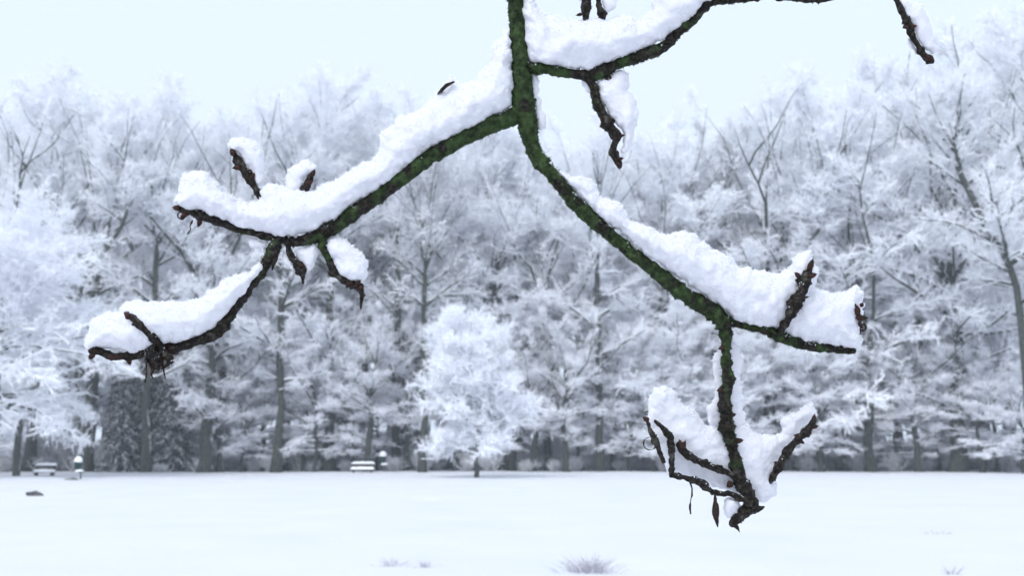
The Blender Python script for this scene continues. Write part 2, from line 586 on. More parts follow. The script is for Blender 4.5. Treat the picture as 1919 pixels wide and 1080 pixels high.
def build_conifer(name, seed, H, r):
    rs = np.random.default_rng(seed)
    P = np.stack([rs.normal(0, .02, 9), rs.normal(0, .02, 9), np.linspace(-.3, H, 9)], 1)
    tV, tN, tQ, tT = loft(P, np.linspace(.16, .02, 9), 8)
    A, B = [], []
    for z in np.arange(.8, H * .97, .42):
        L = r * (1 - z / H) ** .8 + .2
        for q in range(7):
            az = q * .9 + rs.uniform(0, .6) + z
            d = np.array([math.cos(az), math.sin(az), .05 - .35 * (1 - z / H)]); d /= np.linalg.norm(d)
            Q = bend_path([0, 0, z], d, L * rs.uniform(.8, 1.1), 4, rs, .06, -.25)
            A.extend(Q[:-1]); B.extend(Q[1:])
    A = np.array(A); B = np.array(B)
    s, m, e = side_twigs(A, B, 5, .25, .6, .85, -.12, .35, rs, 2)
    s2, m2, e2 = side_twigs(np.concatenate([s, m]), np.concatenate([m, e]), 3, .12, .28, .8, -.1, .5, rs, 2)
    V, F = merge([prisms(A, B, .035, .03, 3, rs), prisms(s, m, .035, .03, 3, rs), spikes(m, e, .032, rs), spikes(s2, e2, .03, rs)])
    t = thing(name)
    put('trunk', np_mesh('trunk', tV, [tQ, tT], True), M_trunk, t)
    put('crown', np_mesh('crown', V, F), M_needle, t)
    return t


def build_shrub(name, seed, H, r):
    rs = np.random.default_rng(seed); W = Wood()
    for _ in range(46):
        az = rs.uniform(0, 6.28); q = rs.uniform(.05, .6); p0 = [r * .7 * q * math.cos(az), r * .7 * q * math.sin(az), -.1]
        d = np.array([math.cos(az) * q, math.sin(az) * q, 1.1]); d /= np.linalg.norm(d)
        W.add(bend_path(p0, d, H * rs.uniform(.6, 1.05), 5, rs, .1, -.35), .014, .006)
    a, b, ra, rb = W.arr()
    s, m, e = side_twigs(a, b, 4, .25, .7, .7, .15, .8, rs)
    s4, m4, e4 = side_twigs(np.concatenate([s, m]), np.concatenate([m, e]), 3, .12, .35, .7, .1, .8, rs)
    V1, F1 = prisms(a, b, ra, rb, 4, rs)
    V, F = merge([prisms(s, m, .012, .010, 3, rs), spikes(m, e, .011, rs), spikes(s4, e4, .010, rs)])
    t = thing(name)
    put('stems', np_mesh('stems', V1, [F1]), M_trunk, t)
    put('foliage', np_mesh('foliage', V, F), M_shrub, t)
    return t


PROTO = [
    build_tree('bare_tree', 1, 29, 6.2, 3.2, .42, 50, 3, .50, frost=M_frost),
    build_tree('bare_tree', 2, 28, 5.2, 4.5, .34, 46, 2, .58, frost=M_frost, fork_spread=.25),
    build_tree('bare_tree', 3, 30, 7.0, 2.6, .52, 54, 4, .40, frost=M_frost, fork_spread=.5),
    build_tree('bare_tree', 4, 27, 5.6, 6.0, .30, 44, 3, .55, frost=M_frost_thin, snow_r=.85),
    build_tree('bare_tree', 5, 24, 5.8, 1.8, .30, 54, 3, .35, frost=M_frost_thick, droop=.55, snow_r=1.15, lift=.08, flat=.55, elev0=2),
]
PROTO_H = [max(v.co.z for v in c.data.vertices) for p_ in PROTO for c in p_.children if c.name.startswith('crown')]
used = [False] * len(PROTO)


def place_tree(k, x, y, h, rz, label, group, wide=1.0):
    if used[k]: o = copy_tree(PROTO[k])
    else: o = PROTO[k]; used[k] = True
    s = h / PROTO_H[k]
    o.location = (x, y, gz(x, y)); o.rotation_euler = (0, 0, rz); o.scale = (s * wide, s * wide, s)
    tag(o, label, 'tree', group)
    return o


SKY_X = [-400, 0, 60, 150, 220, 290, 360, 430, 500, 560, 630, 700, 770, 830, 920, 1010, 1100, 1200, 1290, 1390, 1460, 1560, 1610, 1660, 1720, 1790, 1850, 1919, 2300]
SKY_Y = [150, 150, 140, 132, 135, 150, 185, 150, 160, 140, 120, 145, 165, 195, 200, 225, 205, 195, 200, 215, 140, 118, 150, 180, 150, 75, 35, 5, -20]


def skyline(px): return float(np.interp(px, SKY_X, SKY_Y))


def height_for(px, Y, top):
    return float(at_Y(px, top, Y)[2])


# first row: pixel column, distance, prototype, turn, crown width, label
ROW = [
    (-70, 84, 2, .3, 1.0, 'broad frosted tree beyond the arching park tree, at the end of the wood'),
    (55, 86, 0, 1.1, 1.0, 'tall frosted tree rising behind the small snow-laden bench'),
    (158, 84.5, 2, 2.0, 1.05, 'thick-trunked frosted tree behind the green litter bin'),
    (272, 81, 1, .4, .95, 'slender frosted tree with a pale snow-plastered trunk before the dark spruces'),
    (387, 83, 2, 4.1, .95, 'frosted tree with a very thick dark trunk and snow heaped at its foot'),
    (518, 82, 1, 2.7, 1.0, 'tall straight frosted tree with a bare olive-grey trunk'),
    (614, 85, 0, 3.3, 1.05, 'stout frosted tree standing behind the long snowy bench'),
    (742, 86, 1, 5.0, 1.0, 'frosted tree beside the dark litter bin, snow piled on its foot'),
    (791, 80.5, 3, .9, .9, 'narrow dark-trunked frosted tree at the field edge next to the round young tree'),
    (925, 90, 0, 2.2, 1.0, 'tall frosted tree directly behind the round young tree'),
    (1030, 88, 4, 1.6, 1.0, 'low-branched snowy tree behind the flank of the round young tree'),
    (1125, 83, 1, 4.4, 1.0, 'frosted tree whose trunk widens into a white snow cone'),
    (1240, 87, 4, 3.5, 1.1, 'bushy white frosted tree with drooping lower boughs over grey undergrowth'),
    (1345, 90, 3, 2.9, 1.0, 'thin-crowned frosted tree between bushy white trees'),
    (1450, 86, 2, 5.5, 1.0, 'frosted tree with upswept forks and a rounded purple-grey top'),
    (1535, 85, 1, 1.9, 1.0, 'high round-topped frosted tree above the snowy field'),
    (1632, 83, 4, .2, 1.05, 'frosted tree with a snow-white buttress at its base'),
    (1735, 90, 3, 4.8, 1.0, 'frosted tree with dark bare stems showing in the gloom'),
    (1800, 82, 2, 3.0, 1.0, 'big frosted tree rising towards the tallest end of the wood'),
    (2130, 83, 2, 1.4, 1.0, 'frosted tree standing outermost at the tall end of the wood'),
    (1990, 80, 0, 5.8, 1.1, 'tallest frosted tree at the end of the wood beside the leaning one'),
]
BANK = {}
for px, Y, k, rz, wide, lab in ROW:
    p = at_Y(px, 885, Y)
    o = place_tree(k, p[0], Y, height_for(px, Y, skyline(px) - 8), rz, lab, 'trees along the edge of the wood', wide)
    if px in BANK:
        b_ = BANK[px]; n_ = 9; zz = np.linspace(0, 1, n_)
        Pn = np.stack([.16 + .22 * b_ * (1 - zz), np.full(n_, -.28), zz ** 1.2 * 1.9 * b_ - .2], 1)
        V, N, Q, T = loft(Pn, .72 * b_ * (1 - zz) ** 1.3 + .14, 14)
        V = V + N * (noise3(V + px, .6) * .14 + noise3(V + px, .25) * .07)[:, None]
        bk = put('snow_bank', np_mesh('snow_bank', V, [Q, T], True), M_snowfar, o)
        bk.rotation_euler = (0, 0, -rz); bk.scale = [1 / v for v in o.scale]

# deeper rows
rs = np.random.default_rng(77)
for Y0, step in ((94, 6.4), (105, 6.8), (119, 7.6), (138, 9), (165, 9)):
    half = Y0 * .58 + 8
    for x in np.arange(-half, half, step):
        xx = x + rs.normal(0, 1.2); Y = Y0 + rs.normal(0, 2.2)
        px = 959.5 + xx / Y * FPX
        top = skyline(px) + 25 + rs.uniform(0, 60)
        k = int(rs.choice([0, 1, 2, 3, 4], p=[.25, .2, .2, .15, .2]))
        place_tree(k, xx, Y, height_for(px, Y, top), rs.uniform(0, 6.28), 'tall frosted bare tree deeper in the wood, behind the edge row',
                   'trees deeper in the wood', rs.uniform(.9, 1.1))

# smaller trees of the understorey that carry their sprays low
rs = np.random.default_rng(15)
LOWT = [(-30, 80, 9.5), (345, 91, 7), (455, 85, 9.5), (570, 86, 8), (660, 84.5, 10), (705, 88, 8), (850, 86, 9), (1000, 84, 10.5), (1085, 86, 8), (1180, 84, 10), (1270, 82, 9), (1330, 86, 8), (1400, 84, 9.5),
        (20, 88, 13), (410, 84, 12.5), (490, 87, 14), (590, 83.5, 12), (690, 82.5, 13.5), (760, 85, 12), (960, 87, 14), (1060, 82, 12.5), (1150, 86, 13.5), (1225, 83, 12), (1300, 84, 14), (1370, 81, 11.5), (1440, 83, 13.5), (1540, 82, 12), (1720, 82, 13), (1870, 83, 13), (1490, 87, 10), (1585, 85, 8.5), (1680, 84, 10), (1760, 86, 9), (1840, 80, 10), (1920, 78, 9), (2010, 84, 9)]
for px, Y, h in LOWT:
    p = at_Y(px, 885, Y)
    place_tree(4 if rs.random() < .75 else 2, p[0], Y, h, rs.uniform(0, 6.28), 'small frosted understorey tree with low white sprays in front of the tall wood', 'understorey trees along the wood', rs.uniform(1.25, 1.6) * (1 if h < 11 else .85))

# the nearer single trees
p = on_ground(30, 896)
t = build_tree('park_tree', 21, 13.5, 8.0, 3.4, .24, 56, 2, .40, frost=M_frost_thick, droop=.85, snow_r=1.2, dens=1.25, lift=.04, flat=.5,
               path=[(0, 0, 0), (-.05, 0, 1.2), (0, 0, 2.4), (.05, .1, 3.6), (-.9, .2, 4.1), (-1.6, .2, 5.0), (-1.5, 0, 6.4), (-1.9, 0, 7.5)], elev0=2, elev1=55)
t.location = (p[0], p[1], gz(p[0], p[1]))
tag(t, 'wide park tree with dark arching limbs sagging under snow beside the small bench', 'tree')

p = on_ground(893, 898)
t = build_tree('young_tree', 33, 9.0, 3.5, 1.1, .15, 62, 3, .35, frost=M_frost_thick, droop=.3, snow_r=1.15, dens=1.6, twig=1.0, elev0=6, elev1=62, lift=.12, flat=.8)
t.location = (p[0], p[1], gz(p[0], p[1]))
tag(t, 'small round young tree, densely white, standing alone on the snowy field', 'tree')

# leaning trees with dark stems that show through the frost
Y = 74
q = [at_Y(px, py, Y) for px, py in ((1935, 893), (1928, 760), (1916, 620), (1905, 530), (1885, 480), (1850, 425), (1825, 372), (1800, 320), (1795, 270), (1790, 235))]
b0 = np.array([q[0][0], Y, 0.0])
t = build_tree('leaning_tree', 41, 27, 5.5, 9.0, .28, 44, 2, .5, path=[np.array(v) - b0 + [0, .03 * i, 0] for i, v in enumerate(q)], frost=M_frost, droop=.35, snow_r=1.0)
t.location = (b0[0], Y, gz(b0[0], Y))
tag(t, 'snowy tree with a long dark stem leaning out over the wood edge', 'tree')

Y = 79
q = [at_Y(px, py, Y) for px, py in ((152, 887), (148, 760), (140, 640), (146, 560), (164, 505), (205, 462), (228, 425), (238, 395), (230, 365), (214, 345))]
b0 = np.array([q[0][0], Y, 0.0])
t = build_tree('crooked_tree', 43, 25, 3.6, 16, .2, 30, 2, .5, path=[np.array(v) - b0 for v in q], frost=M_frost, droop=.4, snow_r=1.0)
t.location = (b0[0], Y, gz(b0[0], Y))
tag(t, 'snowy tree with one slim crooked stem bowed like a sickle', 'tree')

# spruces
sp = build_conifer('spruce', 51, 12, 2.7)
for i, (px, Y, h, lab) in enumerate(((225, 84, 10.0, 'dark spruce with snow patches next to the arching park tree'),
                                     (322, 84.5, 11.0, 'dark spruce between the pale slender trunk and the very thick trunk'),
                                     (278, 86, 13.0, 'taller dark spruce set back behind two others'),
                                     (650, 98, 9.0, 'dim spruce in the gloom behind the long snowy bench'),
                                     (1590, 100, 9, 'dim spruce in the gloom behind a snow-white buttressed trunk'))):
    o = sp if i == 0 else copy_tree(sp)
    p = at_Y(px, 885, Y); s = h / 12
    o.location = (p[0], Y, gz(p[0], Y)); o.scale = (s, s, s); o.rotation_euler = (0, 0, i * 1.3)
    o.scale = (s * .85, s * .85, s * 1.15)
    tag(o, lab, 'spruce', 'spruces in the wood')

# undergrowth along the edge
SH = [build_shrub('shrub', 61, 2.5, 1.6), build_shrub('shrub', 62, 3.2, 1.8), build_shrub('shrub', 63, 1.8, 1.5)]
first = [True] * 3
rs = np.random.default_rng(8)
for Y0, step in ((84.5, 2.6), (88, 2.6), (94, 3.0), (104, 4.2)):
    half = Y0 * .5 + 4
    for x in np.arange(-half, half, step):
        k = int(rs.integers(0, 3)); xx = x + rs.normal(0, .6); Y = Y0 + rs.normal(0, .9)
        if first[k]: o = SH[k]; first[k] = False
        else: o = copy_tree(SH[k])
        s = rs.uniform(.8, 1.2) * (.42 if Y0 < 86 else 1 if Y0 < 92 else 1.25)
        o.location = (xx, Y, gz(xx, Y)); o.scale = (s * 1.15, s * 1.15, s); o.rotation_euler = (0, 0, rs.uniform(0, 6.28))
        tag(o, 'twiggy grey frosted shrub in the undergrowth below the wood', 'shrub', 'shrubs under the trees of the wood')

# ------------------------------------------------------------------ benches, bins, stone, grass tufts
def blob(sx, sy, sz, seed, amp=.18, n=14, flat=True):
    """rounded lump with an uneven surface, flat below"""
    th = np.linspace(0, math.pi, n); ph = np.arange(2 * n) * math.pi / n
    T, P = np.meshgrid(th, ph, indexing='ij')
    V = np.stack([np.sin(T) * np.cos(P), np.sin(T) * np.sin(P), np.cos(T)], -1).reshape(-1, 3)
    V *= (1 + amp * noise3(V + seed * 7.3, .7))[:, None]
    if flat: V[:, 2] = np.maximum(V[:, 2], -.25)
    V *= [sx, sy, sz]
    m = 2 * n; r = np.arange(n - 1)[:, None] * m; i = np.arange(m); j = (i + 1) % m
    return V, np.stack([r + i, r + m + i, r + m + j, r + j], -1).reshape(-1, 4)


def slab_snow(cx, cy, cz, sx, sy, h, seed):
    n, m = 28, 10
    u = np.linspace(-1, 1, n); v = np.linspace(-1, 1, m)
    U, Vv = np.meshgrid(u, v, indexing='ij')
    e = np.clip(1 - np.abs(U) ** 8, 0, 1) * np.clip(1 - np.abs(Vv) ** 4, 0, 1)
    top = np.stack([U * sx / 2, Vv * sy / 2, h * np.sqrt(e)], -1).reshape(-1, 3)
    top[:, 2] *= 1 + .25 * noise3(top + seed * 3.1, .25)
    V = top + [cx, cy, cz]
    idx = np.arange(n * m).reshape(n, m)
    F = np.stack([idx[:-1, :-1], idx[1:, :-1], idx[1:, 1:], idx[:-1, 1:]], -1).reshape(-1, 4)
    bot = np.array([[-sx / 2, -sy / 2, 0], [sx / 2, -sy / 2, 0], [sx / 2, sy / 2, 0], [-sx / 2, sy / 2, 0]]) + [cx, cy, cz - .002]
    return np.concatenate([V, bot]), [F, np.array([[3, 2, 1, 0]]) + n * m]


def make_bench(name, px, Y, L, rz, label):
    p = at_Y(px, 885, Y)
    t = thing(name, (p[0], Y, gz(p[0], Y) - .24), rz, label=label, cat='bench', group='benches at the edge of the wood')
    for s in (-1, 1):
        V, F = merge([box(s * L * .38, 0, .19, .10, .42, .46), box(s * L * .38, .22, .6, .09, .07, .5, -.16)])
        put('leg', np_mesh('leg', V, F), M_wood, t)
    for i in range(4):
        V, F = box(0, -.18 + .12 * i, .445, L, .10, .045); put('seat_slat', np_mesh('seat_slat', V, [F]), M_wood, t)
    for i in range(3):
        V, F = box(0, .235 + .02 * i, .56 + .12 * i, L, .035, .095, -.16); put('back_slat', np_mesh('back_slat', V, [F]), M_wood, t)
    V, F = slab_snow(0, -.01, .469, L * 1.02, .48, .17, 1); put('snow_cover', np_mesh('snow_cover', V, F, True), M_snowfar, t)
    V, F = slab_snow(0, .275, .86, L * 1.02, .14, .14, 2); put('snow_cover', np_mesh('snow_cover', V, F, True), M_snowfar, t)
    return t


make_bench('park_bench', 83, 67.5, 1.25, .05, 'small wooden bench buried in snow beside the wide park tree')
make_bench('park_bench', 679, 79.5, 1.7, -.03, 'long wooden bench buried in snow at the edge of the wood')


def make_bin(px, Y, s, label):
    p = at_Y(px, 885, Y)
    t = thing('litter_bin', (p[0], Y, gz(p[0], Y)), .3, label=label, cat='litter bin', group='litter bins near the benches')
    z = np.array([.48, .50, .92, .94]); r = np.array([.15, .165, .185, .19])
    Pn = np.stack([np.full(4, -.06), np.zeros(4), z], 1)
    V, N, Q, T = loft(Pn, r, 20); put('bucket', np_mesh('bucket', V, [Q, T]), M_green, t)
    Pn = np.stack([np.full(3, -.06), np.zeros(3), [.90, .93, .955]], 1)
    V, N, Q, T = loft(Pn, [.2, .205, .2], 20); put('rim', np_mesh('rim', V, [Q, T]), M_green, t)
    Pn = np.stack([[.13, .135, .15], [0, .02, .02], [-.2, .5, 1.0]], 1)
    V, N, Q, T = loft(Pn, [.05, .05, .045], 10); put('post', np_mesh('post', V, [Q, T]), M_post, t)
    V, F = blob(.22, .22, .26, 3, .15); put('snow_cap', np_mesh('snow_cap', V + [-.03, 0, 1.03], [F], True), M_snowfar, t)
    V, F = blob(.25, .12, .10, 5, .2); put('snow_cap', np_mesh('snow_cap', V + [.04, -.12, .46], [F], True), M_snowfar, t)
    t.scale = (s, s, s)
    return t


make_bin(147, 62, .98, 'dark green litter bin with a tall snow cap near the small bench')
make_bin(718, 82, 1.15, 'dark litter bin under a snow cap beside the long bench')

p = on_ground(66, 931)
V, F = blob(.30, .22, .16, 9, .35)
o = put('stone', np_mesh('stone', V, [F], True), M_stone); o.location = (p[0], p[1], gz(p[0], p[1]) + .01)
tag(o, 'dark flat stone poking out of the snowy field', 'stone')
p = on_ground(134, 900)
V, F = blob(.36, .25, .12, 12, .4)
o = put('stone', np_mesh('stone', V, [F], True), M_post); o.location = (p[0], p[1], gz(p[0], p[1]) - .01)
tag(o, 'low grey stone in the snow at the foot of the green litter bin', 'stone')


def grass_tuft(px, py, w, h, n, seed, label):
    rs = np.random.default_rng(seed); p = on_ground(px, py)
    A, Bm, E = [], [], []
    b = np.stack([rs.normal(0, w * .28, n), rs.normal(0, w * .2, n), np.full(n, -.05)], 1)
    d = np.stack([b[:, 0] / w * 1.6 + rs.normal(0, .25, n), rs.normal(0, .3, n), np.ones(n)], 1)
    L = (h * rs.uniform(.4, 1.1, n))[:, None]
    m = b + norm(d) * L * .55
    d2 = norm(d * [1.8, 1.8, .7]); e = m + d2 * L * .5
    V, F = merge([prisms(b, m, .006, .005, 3, rs), spikes(m, e, .005, rs)])
    o = put('grass_tuft', np_mesh('grass_tuft', V, F), M_grass)
    o.location = (p[0], p[1], gz(p[0], p[1]))
    tag(o, label, 'grass tuft', 'frosted grass tufts in the snow field')
    return o


grass_tuft(1105, 1072, .5, .34, 150, 1, 'largest spiky frosted grass tuft poking through the snow')
grass_tuft(735, 1066, .28, .2, 40, 2, 'frosted grass tuft with a few long slanting blades')
grass_tuft(798, 1068, .12, .2, 26, 3, 'narrow upright frosted grass tuft next to the one with slanting blades')
grass_tuft(1762, 995, .5, .14, 46, 4, 'wide low row of frosted grass tips in the open snow')
grass_tuft(1765, 1028, .2, .1, 20, 5, 'few frosted grass tips below the wide low row')
grass_tuft(886, 1013, .16, .12, 14, 7, 'tiny frosted grass tuft alone in the middle of the snow field')
grass_tuft(1195, 1010, .3, .08, 16, 8, 'few low grass tips beyond the largest spiky tuft')
grass_tuft(250, 1035, .25, .1, 14, 9, 'sparse low grass tips in the open snow below the dark stone')
grass_tuft(1782, 1070, .12, .22, 24, 6, 'thin upright frosted grass tuft below the few grass tips')


# ------------------------------------------------------------------ winter haze
V, F = box(0, 300, 21, 2600, 1500, 46)
hm = bpy.data.materials.new('winter_haze'); hm.use_nodes = True
ht = hm.node_tree; ht.nodes.remove(ht.nodes['Principled BSDF'])
pv = ht.nodes.new('ShaderNodeVolumePrincipled')
pv.inputs['Color'].default_value = (0.88, 0.92, 1.0, 1)
pv.inputs['Density'].default_value = HAZE
pv.inputs['Anisotropy'].default_value = 0.2
ht.links.new(pv.outputs['Volume'], ht.nodes['Material Output'].inputs['Volume'])
hz = put('haze', np_mesh('haze', V, [F]), hm)
tag(hz, 'thin pale winter haze filling the air over the field', kind='stuff')

# ------------------------------------------------------------------ the near branch
D0 = 1.0


def gdep(x, y):
    """depth offset (photo pixels) of the branch at a pixel: its boughs swing towards and away from the viewer"""
    return 0.09 * (x - 965) + 35 * np.sin(x / 310.0 + y / 420.0)


def fgp(x, y, dz=0.0):
    x = np.asarray(x, float); y = np.asarray(y, float)
    d = D0 + (gdep(x, y) + dz) / FPX
    return CAM + ray(x, y) * np.asarray(d)[..., None]


PXM = 1 / FPX * D0


def spline(pts, step):
    """Catmull-Rom through rows of pts (x, y, r, moss, dz)"""
    P = np.array(pts, float); n = len(P)
    Q = np.concatenate([2 * P[:1] - P[1:2], P, 2 * P[-1:] - P[-2:-1]])
    out = []
    for i in range(n - 1):
        p0, p1, p2, p3 = Q[i:i + 4]
        m = max(2, int(np.hypot(*(p2 - p1)[:2]) / step))
        t = (np.arange(m) / m)[:, None]
        out.append(.5 * (2 * p1 + (p2 - p0) * t + (2 * p0 - 5 * p1 + 4 * p2 - p3) * t ** 2 + (3 * p1 - p0 - 3 * p2 + p3) * t ** 3))
    out.append(P[-1:])
    return np.concatenate(out)


BR = thing('tree_branch', fgp(965, -420), label='mossy green tree branch with dark budded twigs hanging down, loaded with snow', cat='branch')
B_LOC = fgp(965, -420)


def limb(name, pts, k=20, knob=.22, parent=None, moss=(0, 0), mat=None, step=2.0, label=None):
    rows = []
    n = len(pts)
    for i, p in enumerate(pts):
        f = i / max(1, n - 1)
        rows.append((p[0], p[1], p[2], moss[0] + (moss[1] - moss[0]) * f, p[3] if len(p) > 3 else 0.0))
    S = spline(rows, step)
    P = fgp(S[:, 0], S[:, 1], S[:, 4])
    arc = np.concatenate([[0], np.cumsum(np.hypot(*np.diff(S[:, :2], axis=0).T))])
    rn = np.random.default_rng(int(abs(pts[0][0] * 7 + pts[-1][1])))
    nodes = np.cumsum(rn.uniform(12, 42, 80)); sw = np.zeros(len(arc))
    for c_ in nodes[nodes < arc[-1] - 5]:
        sw += rn.uniform(.08, .42) * np.exp(-((arc - c_) / rn.uniform(3, 7)) ** 2)
    r = np.maximum(S[:, 2], .5) * .88 * PXM * (1 + (sw - .09) * np.clip(1 - S[:, 3], .12, 1))
    # knots and bud scars along the twig
    V, N, Q, T = loft(P, r, k)
    ringr = np.concatenate([np.repeat(r, k), [r[0], r[-1]]])
    dsp = (noise3(V, .0085) * .55 + noise3(V, .0036) * .55 + np.abs(noise3(V, .0017)) * .6) * knob * 1.25
    big = np.clip(noise3(V + 3.3, .013) - .25, 0, 1) * knob * 1.6
    V = V + N * ((dsp + big) * ringr)[:, None]
    mv = np.concatenate([np.repeat(S[:, 3], k), [S[0, 3], S[-1, 3]]]).astype(np.float32)
    # crust: flakes, lichen warts and leaf scars standing off the bark
    rc = np.random.default_rng(len(V) + 5)
    i = rc.integers(0, len(V), int(len(V) * .06))
    i = i[noise3(V[i] + 9.1, .012) > -.15]
    dcr = norm(N[i] + rc.normal(0, .5, (len(i), 3)))
    Lc = (rc.uniform(1.0, 4.2, len(i)) * np.clip(ringr[i] / PXM / 9, .35, 1.15) * PXM)[:, None]
    Vk, Fk = spikes(V[i] - N[i] * Lc * .4, V[i] + dcr * Lc, rc.uniform(1.2, 3.0, len(i)) * np.clip(ringr[i] / PXM / 9, .35, 1.1) * PXM, rc)
    me = np_mesh(name, np.concatenate([V, Vk]) - B_LOC, [Q, T, Fk + len(V)], True)
    nV = len(V); mv_all = np.concatenate([mv, np.repeat(mv[i] - .25, 4)]).astype(np.float32)
    a = me.attributes.new('moss', 'FLOAT', 'POINT'); a.data.foreach_set('value', mv_all)
    o = put(name, me, mat or M_branch, parent or BR)
    if label: o['label'] = label
    # crumbs of snow caught on the upper side of the bark
    rd = np.random.default_rng(len(V) + 77)
    i = np.where((rd.random(len(V)) < .10) & (N[:, 2] > .1) & (noise3(V + 5.7, .009) > .1))[0]
    if len(i) > 4:
        dd = norm(N[i] + rd.normal(0, .6, (len(i), 3)))
        Vd, Fd = spikes(V[i] - N[i] * .0006, V[i] + dd * (rd.uniform(1.5, 4, len(i)) * PXM)[:, None], rd.uniform(.8, 2.0, len(i)) * PXM, rd)
        c = put('snow_dust', np_mesh('snow_dust', Vd - B_LOC, [Fd]), M_snowfar, o); c['kind'] = 'stuff'
    # moss cushions: short shoots standing off the bark
    if max(moss) > .3:
        rs2 = np.random.default_rng(len(V))
        cnt = int(len(V) * .55)
        i = rs2.integers(0, len(V), cnt)
        keep = (mv[i] + noise3(V[i], .02) * .9 > .45)
        i = i[keep]
        b = V[i]; d = norm(N[i] + rs2.normal(0, .6, (len(i), 3)))
        L = (rs2.uniform(1.2, 4.6, len(i)) * np.where(N[i, 2] > .35, 1.6, 1.0) * PXM)[:, None]
        Vm, Fm = spikes(b - N[i] * .0006, b + d * L, rs2.uniform(.7, 1.5, len(i)) * PXM, rs2)
        c = put('moss', np_mesh('moss', Vm - B_LOC, [Fm]), M_moss, o)
        c['kind'] = 'stuff'
    return o


def bud(x, y, ang, ln, w, parent, dz=None, name='bud'):
    """scaly pointed bud; ang in degrees, picture direction (0 = right, 90 = up)"""
    n, k = 15, 12
    if dz is None: dz = BUD_DZ.get(parent.name, -6.0)
    ln *= 1.2; w *= 1.15
    t = np.linspace(0, 1, n)
    prof = np.sin(np.clip(t * 1.0 + .10, 0, 1) * math.pi) ** .75 * (1 - .35 * t) + .03
    prof *= 1 + .20 * ((t * 4.0) % 1.0 - .5) * (t < .93)
    a = R(ang)
    xs = x + math.cos(a) * ln * t; ys = y - math.sin(a) * ln * t
    P = fgp(xs, ys, np.full(n, dz))
    V, N, Q, T = loft(P, prof * w * .5 * PXM, k)
    V = V + N * (noise3(V, .004) * .12 * w * PXM)[:, None]
    return put(name, np_mesh(name, V - B_LOC, [Q, T], True), M_bud, parent)


def tendril(pts, parent, r=1.2):
    S = spline([(p[0], p[1], p[2] if len(p) > 2 else r, 0, -8) for p in pts], 1.5)
    P = fgp(S[:, 0], S[:, 1], S[:, 4]); rr = S[:, 2] * PXM
    V, N, Q, T = loft(P, rr, 7)
    V = V + N * (noise3(V, .003) * .0005)[:, None]
    return put('tendril', np_mesh('tendril', V - B_LOC, [Q, T], True), M_tendril, parent)


def ring(cx, cy, r, parent, th=1.2, a0=100, a1=440):
    a = np.radians(np.linspace(a0, a1, 14))
    return tendril([(cx + r * math.cos(q), cy - r * math.sin(q), th) for q in a], parent)


stem = limb('stem', [(930, -420, 15), (942, -300, 15), (955, -150, 15), (962, -60, 15), (965, 0, 15.5), (969, 40, 16.5), (973, 79, 17.5), (975.5, 132, 18.5),
                     (979, 170, 21), (982, 195, 22), (988, 230, 19.5), (994, 261, 16), (999, 273, 14)], 28, .16, moss=(1.0, .85))
right = limb('bough', [(990, 245, 14), (999, 275, 14.5), (1017, 307, 13.5), (1046, 340, 13), (1070, 373, 13), (1106, 407, 14), (1142, 440, 12), (1186, 476, 11.5),
                       (1227, 507, 12.5), (1265, 540, 14), (1313, 571, 15), (1340, 588, 17), (1356, 602, 15), (1376, 606, 9), (1397, 611, 8), (1435, 619, 9.5),
                       (1477, 637, 11), (1508, 647, 9), (1539, 652, 9.5), (1570, 654, 9), (1590, 657, 8), (1602, 659, 5)], 24, .24, moss=(.75, .35))
left = limb('bough', [(978, 203, 14), (962, 218, 15), (945, 226, 15.5), (917, 236, 15.5), (880, 254, 14.5), (843, 273, 14.5), (806, 294, 14), (769, 322, 14.5), (739, 345, 13.5),
                      (702, 372, 13.5), (669, 394, 13), (639, 416, 14.5), (606, 437, 14), (569, 451, 11.5), (545, 452, 9.5), (522, 447, 8.5), (487, 440, 7.5), (451, 431, 7),
                      (415, 418, 8), (380, 404, 10), (362, 398, 9), (349, 395, 8), (329, 389, 4)], 24, .22, moss=(.95, -.1))
upper = limb('bough', [(978, 122, 13), (995, 126, 12), (1025, 129, 10), (1059, 135, 9.5), (1091, 140, 10), (1113, 138, 16), (1135, 129, 12.5), (1172, 115, 10), (1213, 101, 11.5),
                       (1245, 85, 10), (1270, 60, 9.5), (1298, 39, 8.5), (1317, 16, 9), (1336, 3, 8.5), (1371, -1, 8), (1409, -4, 6.5), (1450, -9, 7), (1500, -5, 7.5),
                       (1530, -4, 8), (1560, -6, 7), (1610, -26, 7), (1680, -52, 7), (1760, -90, 7), (1850, -120, 6)], 22, .26, moss=(.8, -.4))
over = limb('bough', [(955, -150, 13), (1010, -120, 12), (1090, -70, 11), (1150, -75, 10), (1230, -110, 9), (1330, -160, 8)], 16, .25, moss=(.6, -.2))

t_low = limb('twig', [(1348, 596, 13), (1358, 612, 14), (1360, 630, 11.5), (1360, 647, 10), (1361, 686, 10), (1363, 702, 11), (1364, 712, 13), (1361, 727, 10.5), (1360, 743, 10.5),
                      (1361, 777, 12), (1362, 797, 14.5), (1365, 815, 13), (1372, 832, 11), (1379, 863, 11.5), (1383, 890, 14), (1392, 912, 14), (1401, 931, 14.5), (1408, 948, 13),
                      (1398, 958, 11), (1388, 967, 10), (1378, 976, 11), (1374, 982, 9), (1380, 988, 5), (1386, 998, 1.2)], 20, .34, moss=(.55, .02), step=1.6)
limb('twig', [(1398, 952, 8), (1412, 955, 8), (1424, 954, 6.5), (1432, 951, 3)], 12, .5)
ta = limb('twig', [(1381, 893, 7, -4), (1367, 888, 7, -4), (1345, 880, 7, -6), (1318, 868, 8, -8), (1294, 857, 7, -10), (1280, 844, 7, -12), (1271, 832, 6, -12)], 14, .45, step=1.6)
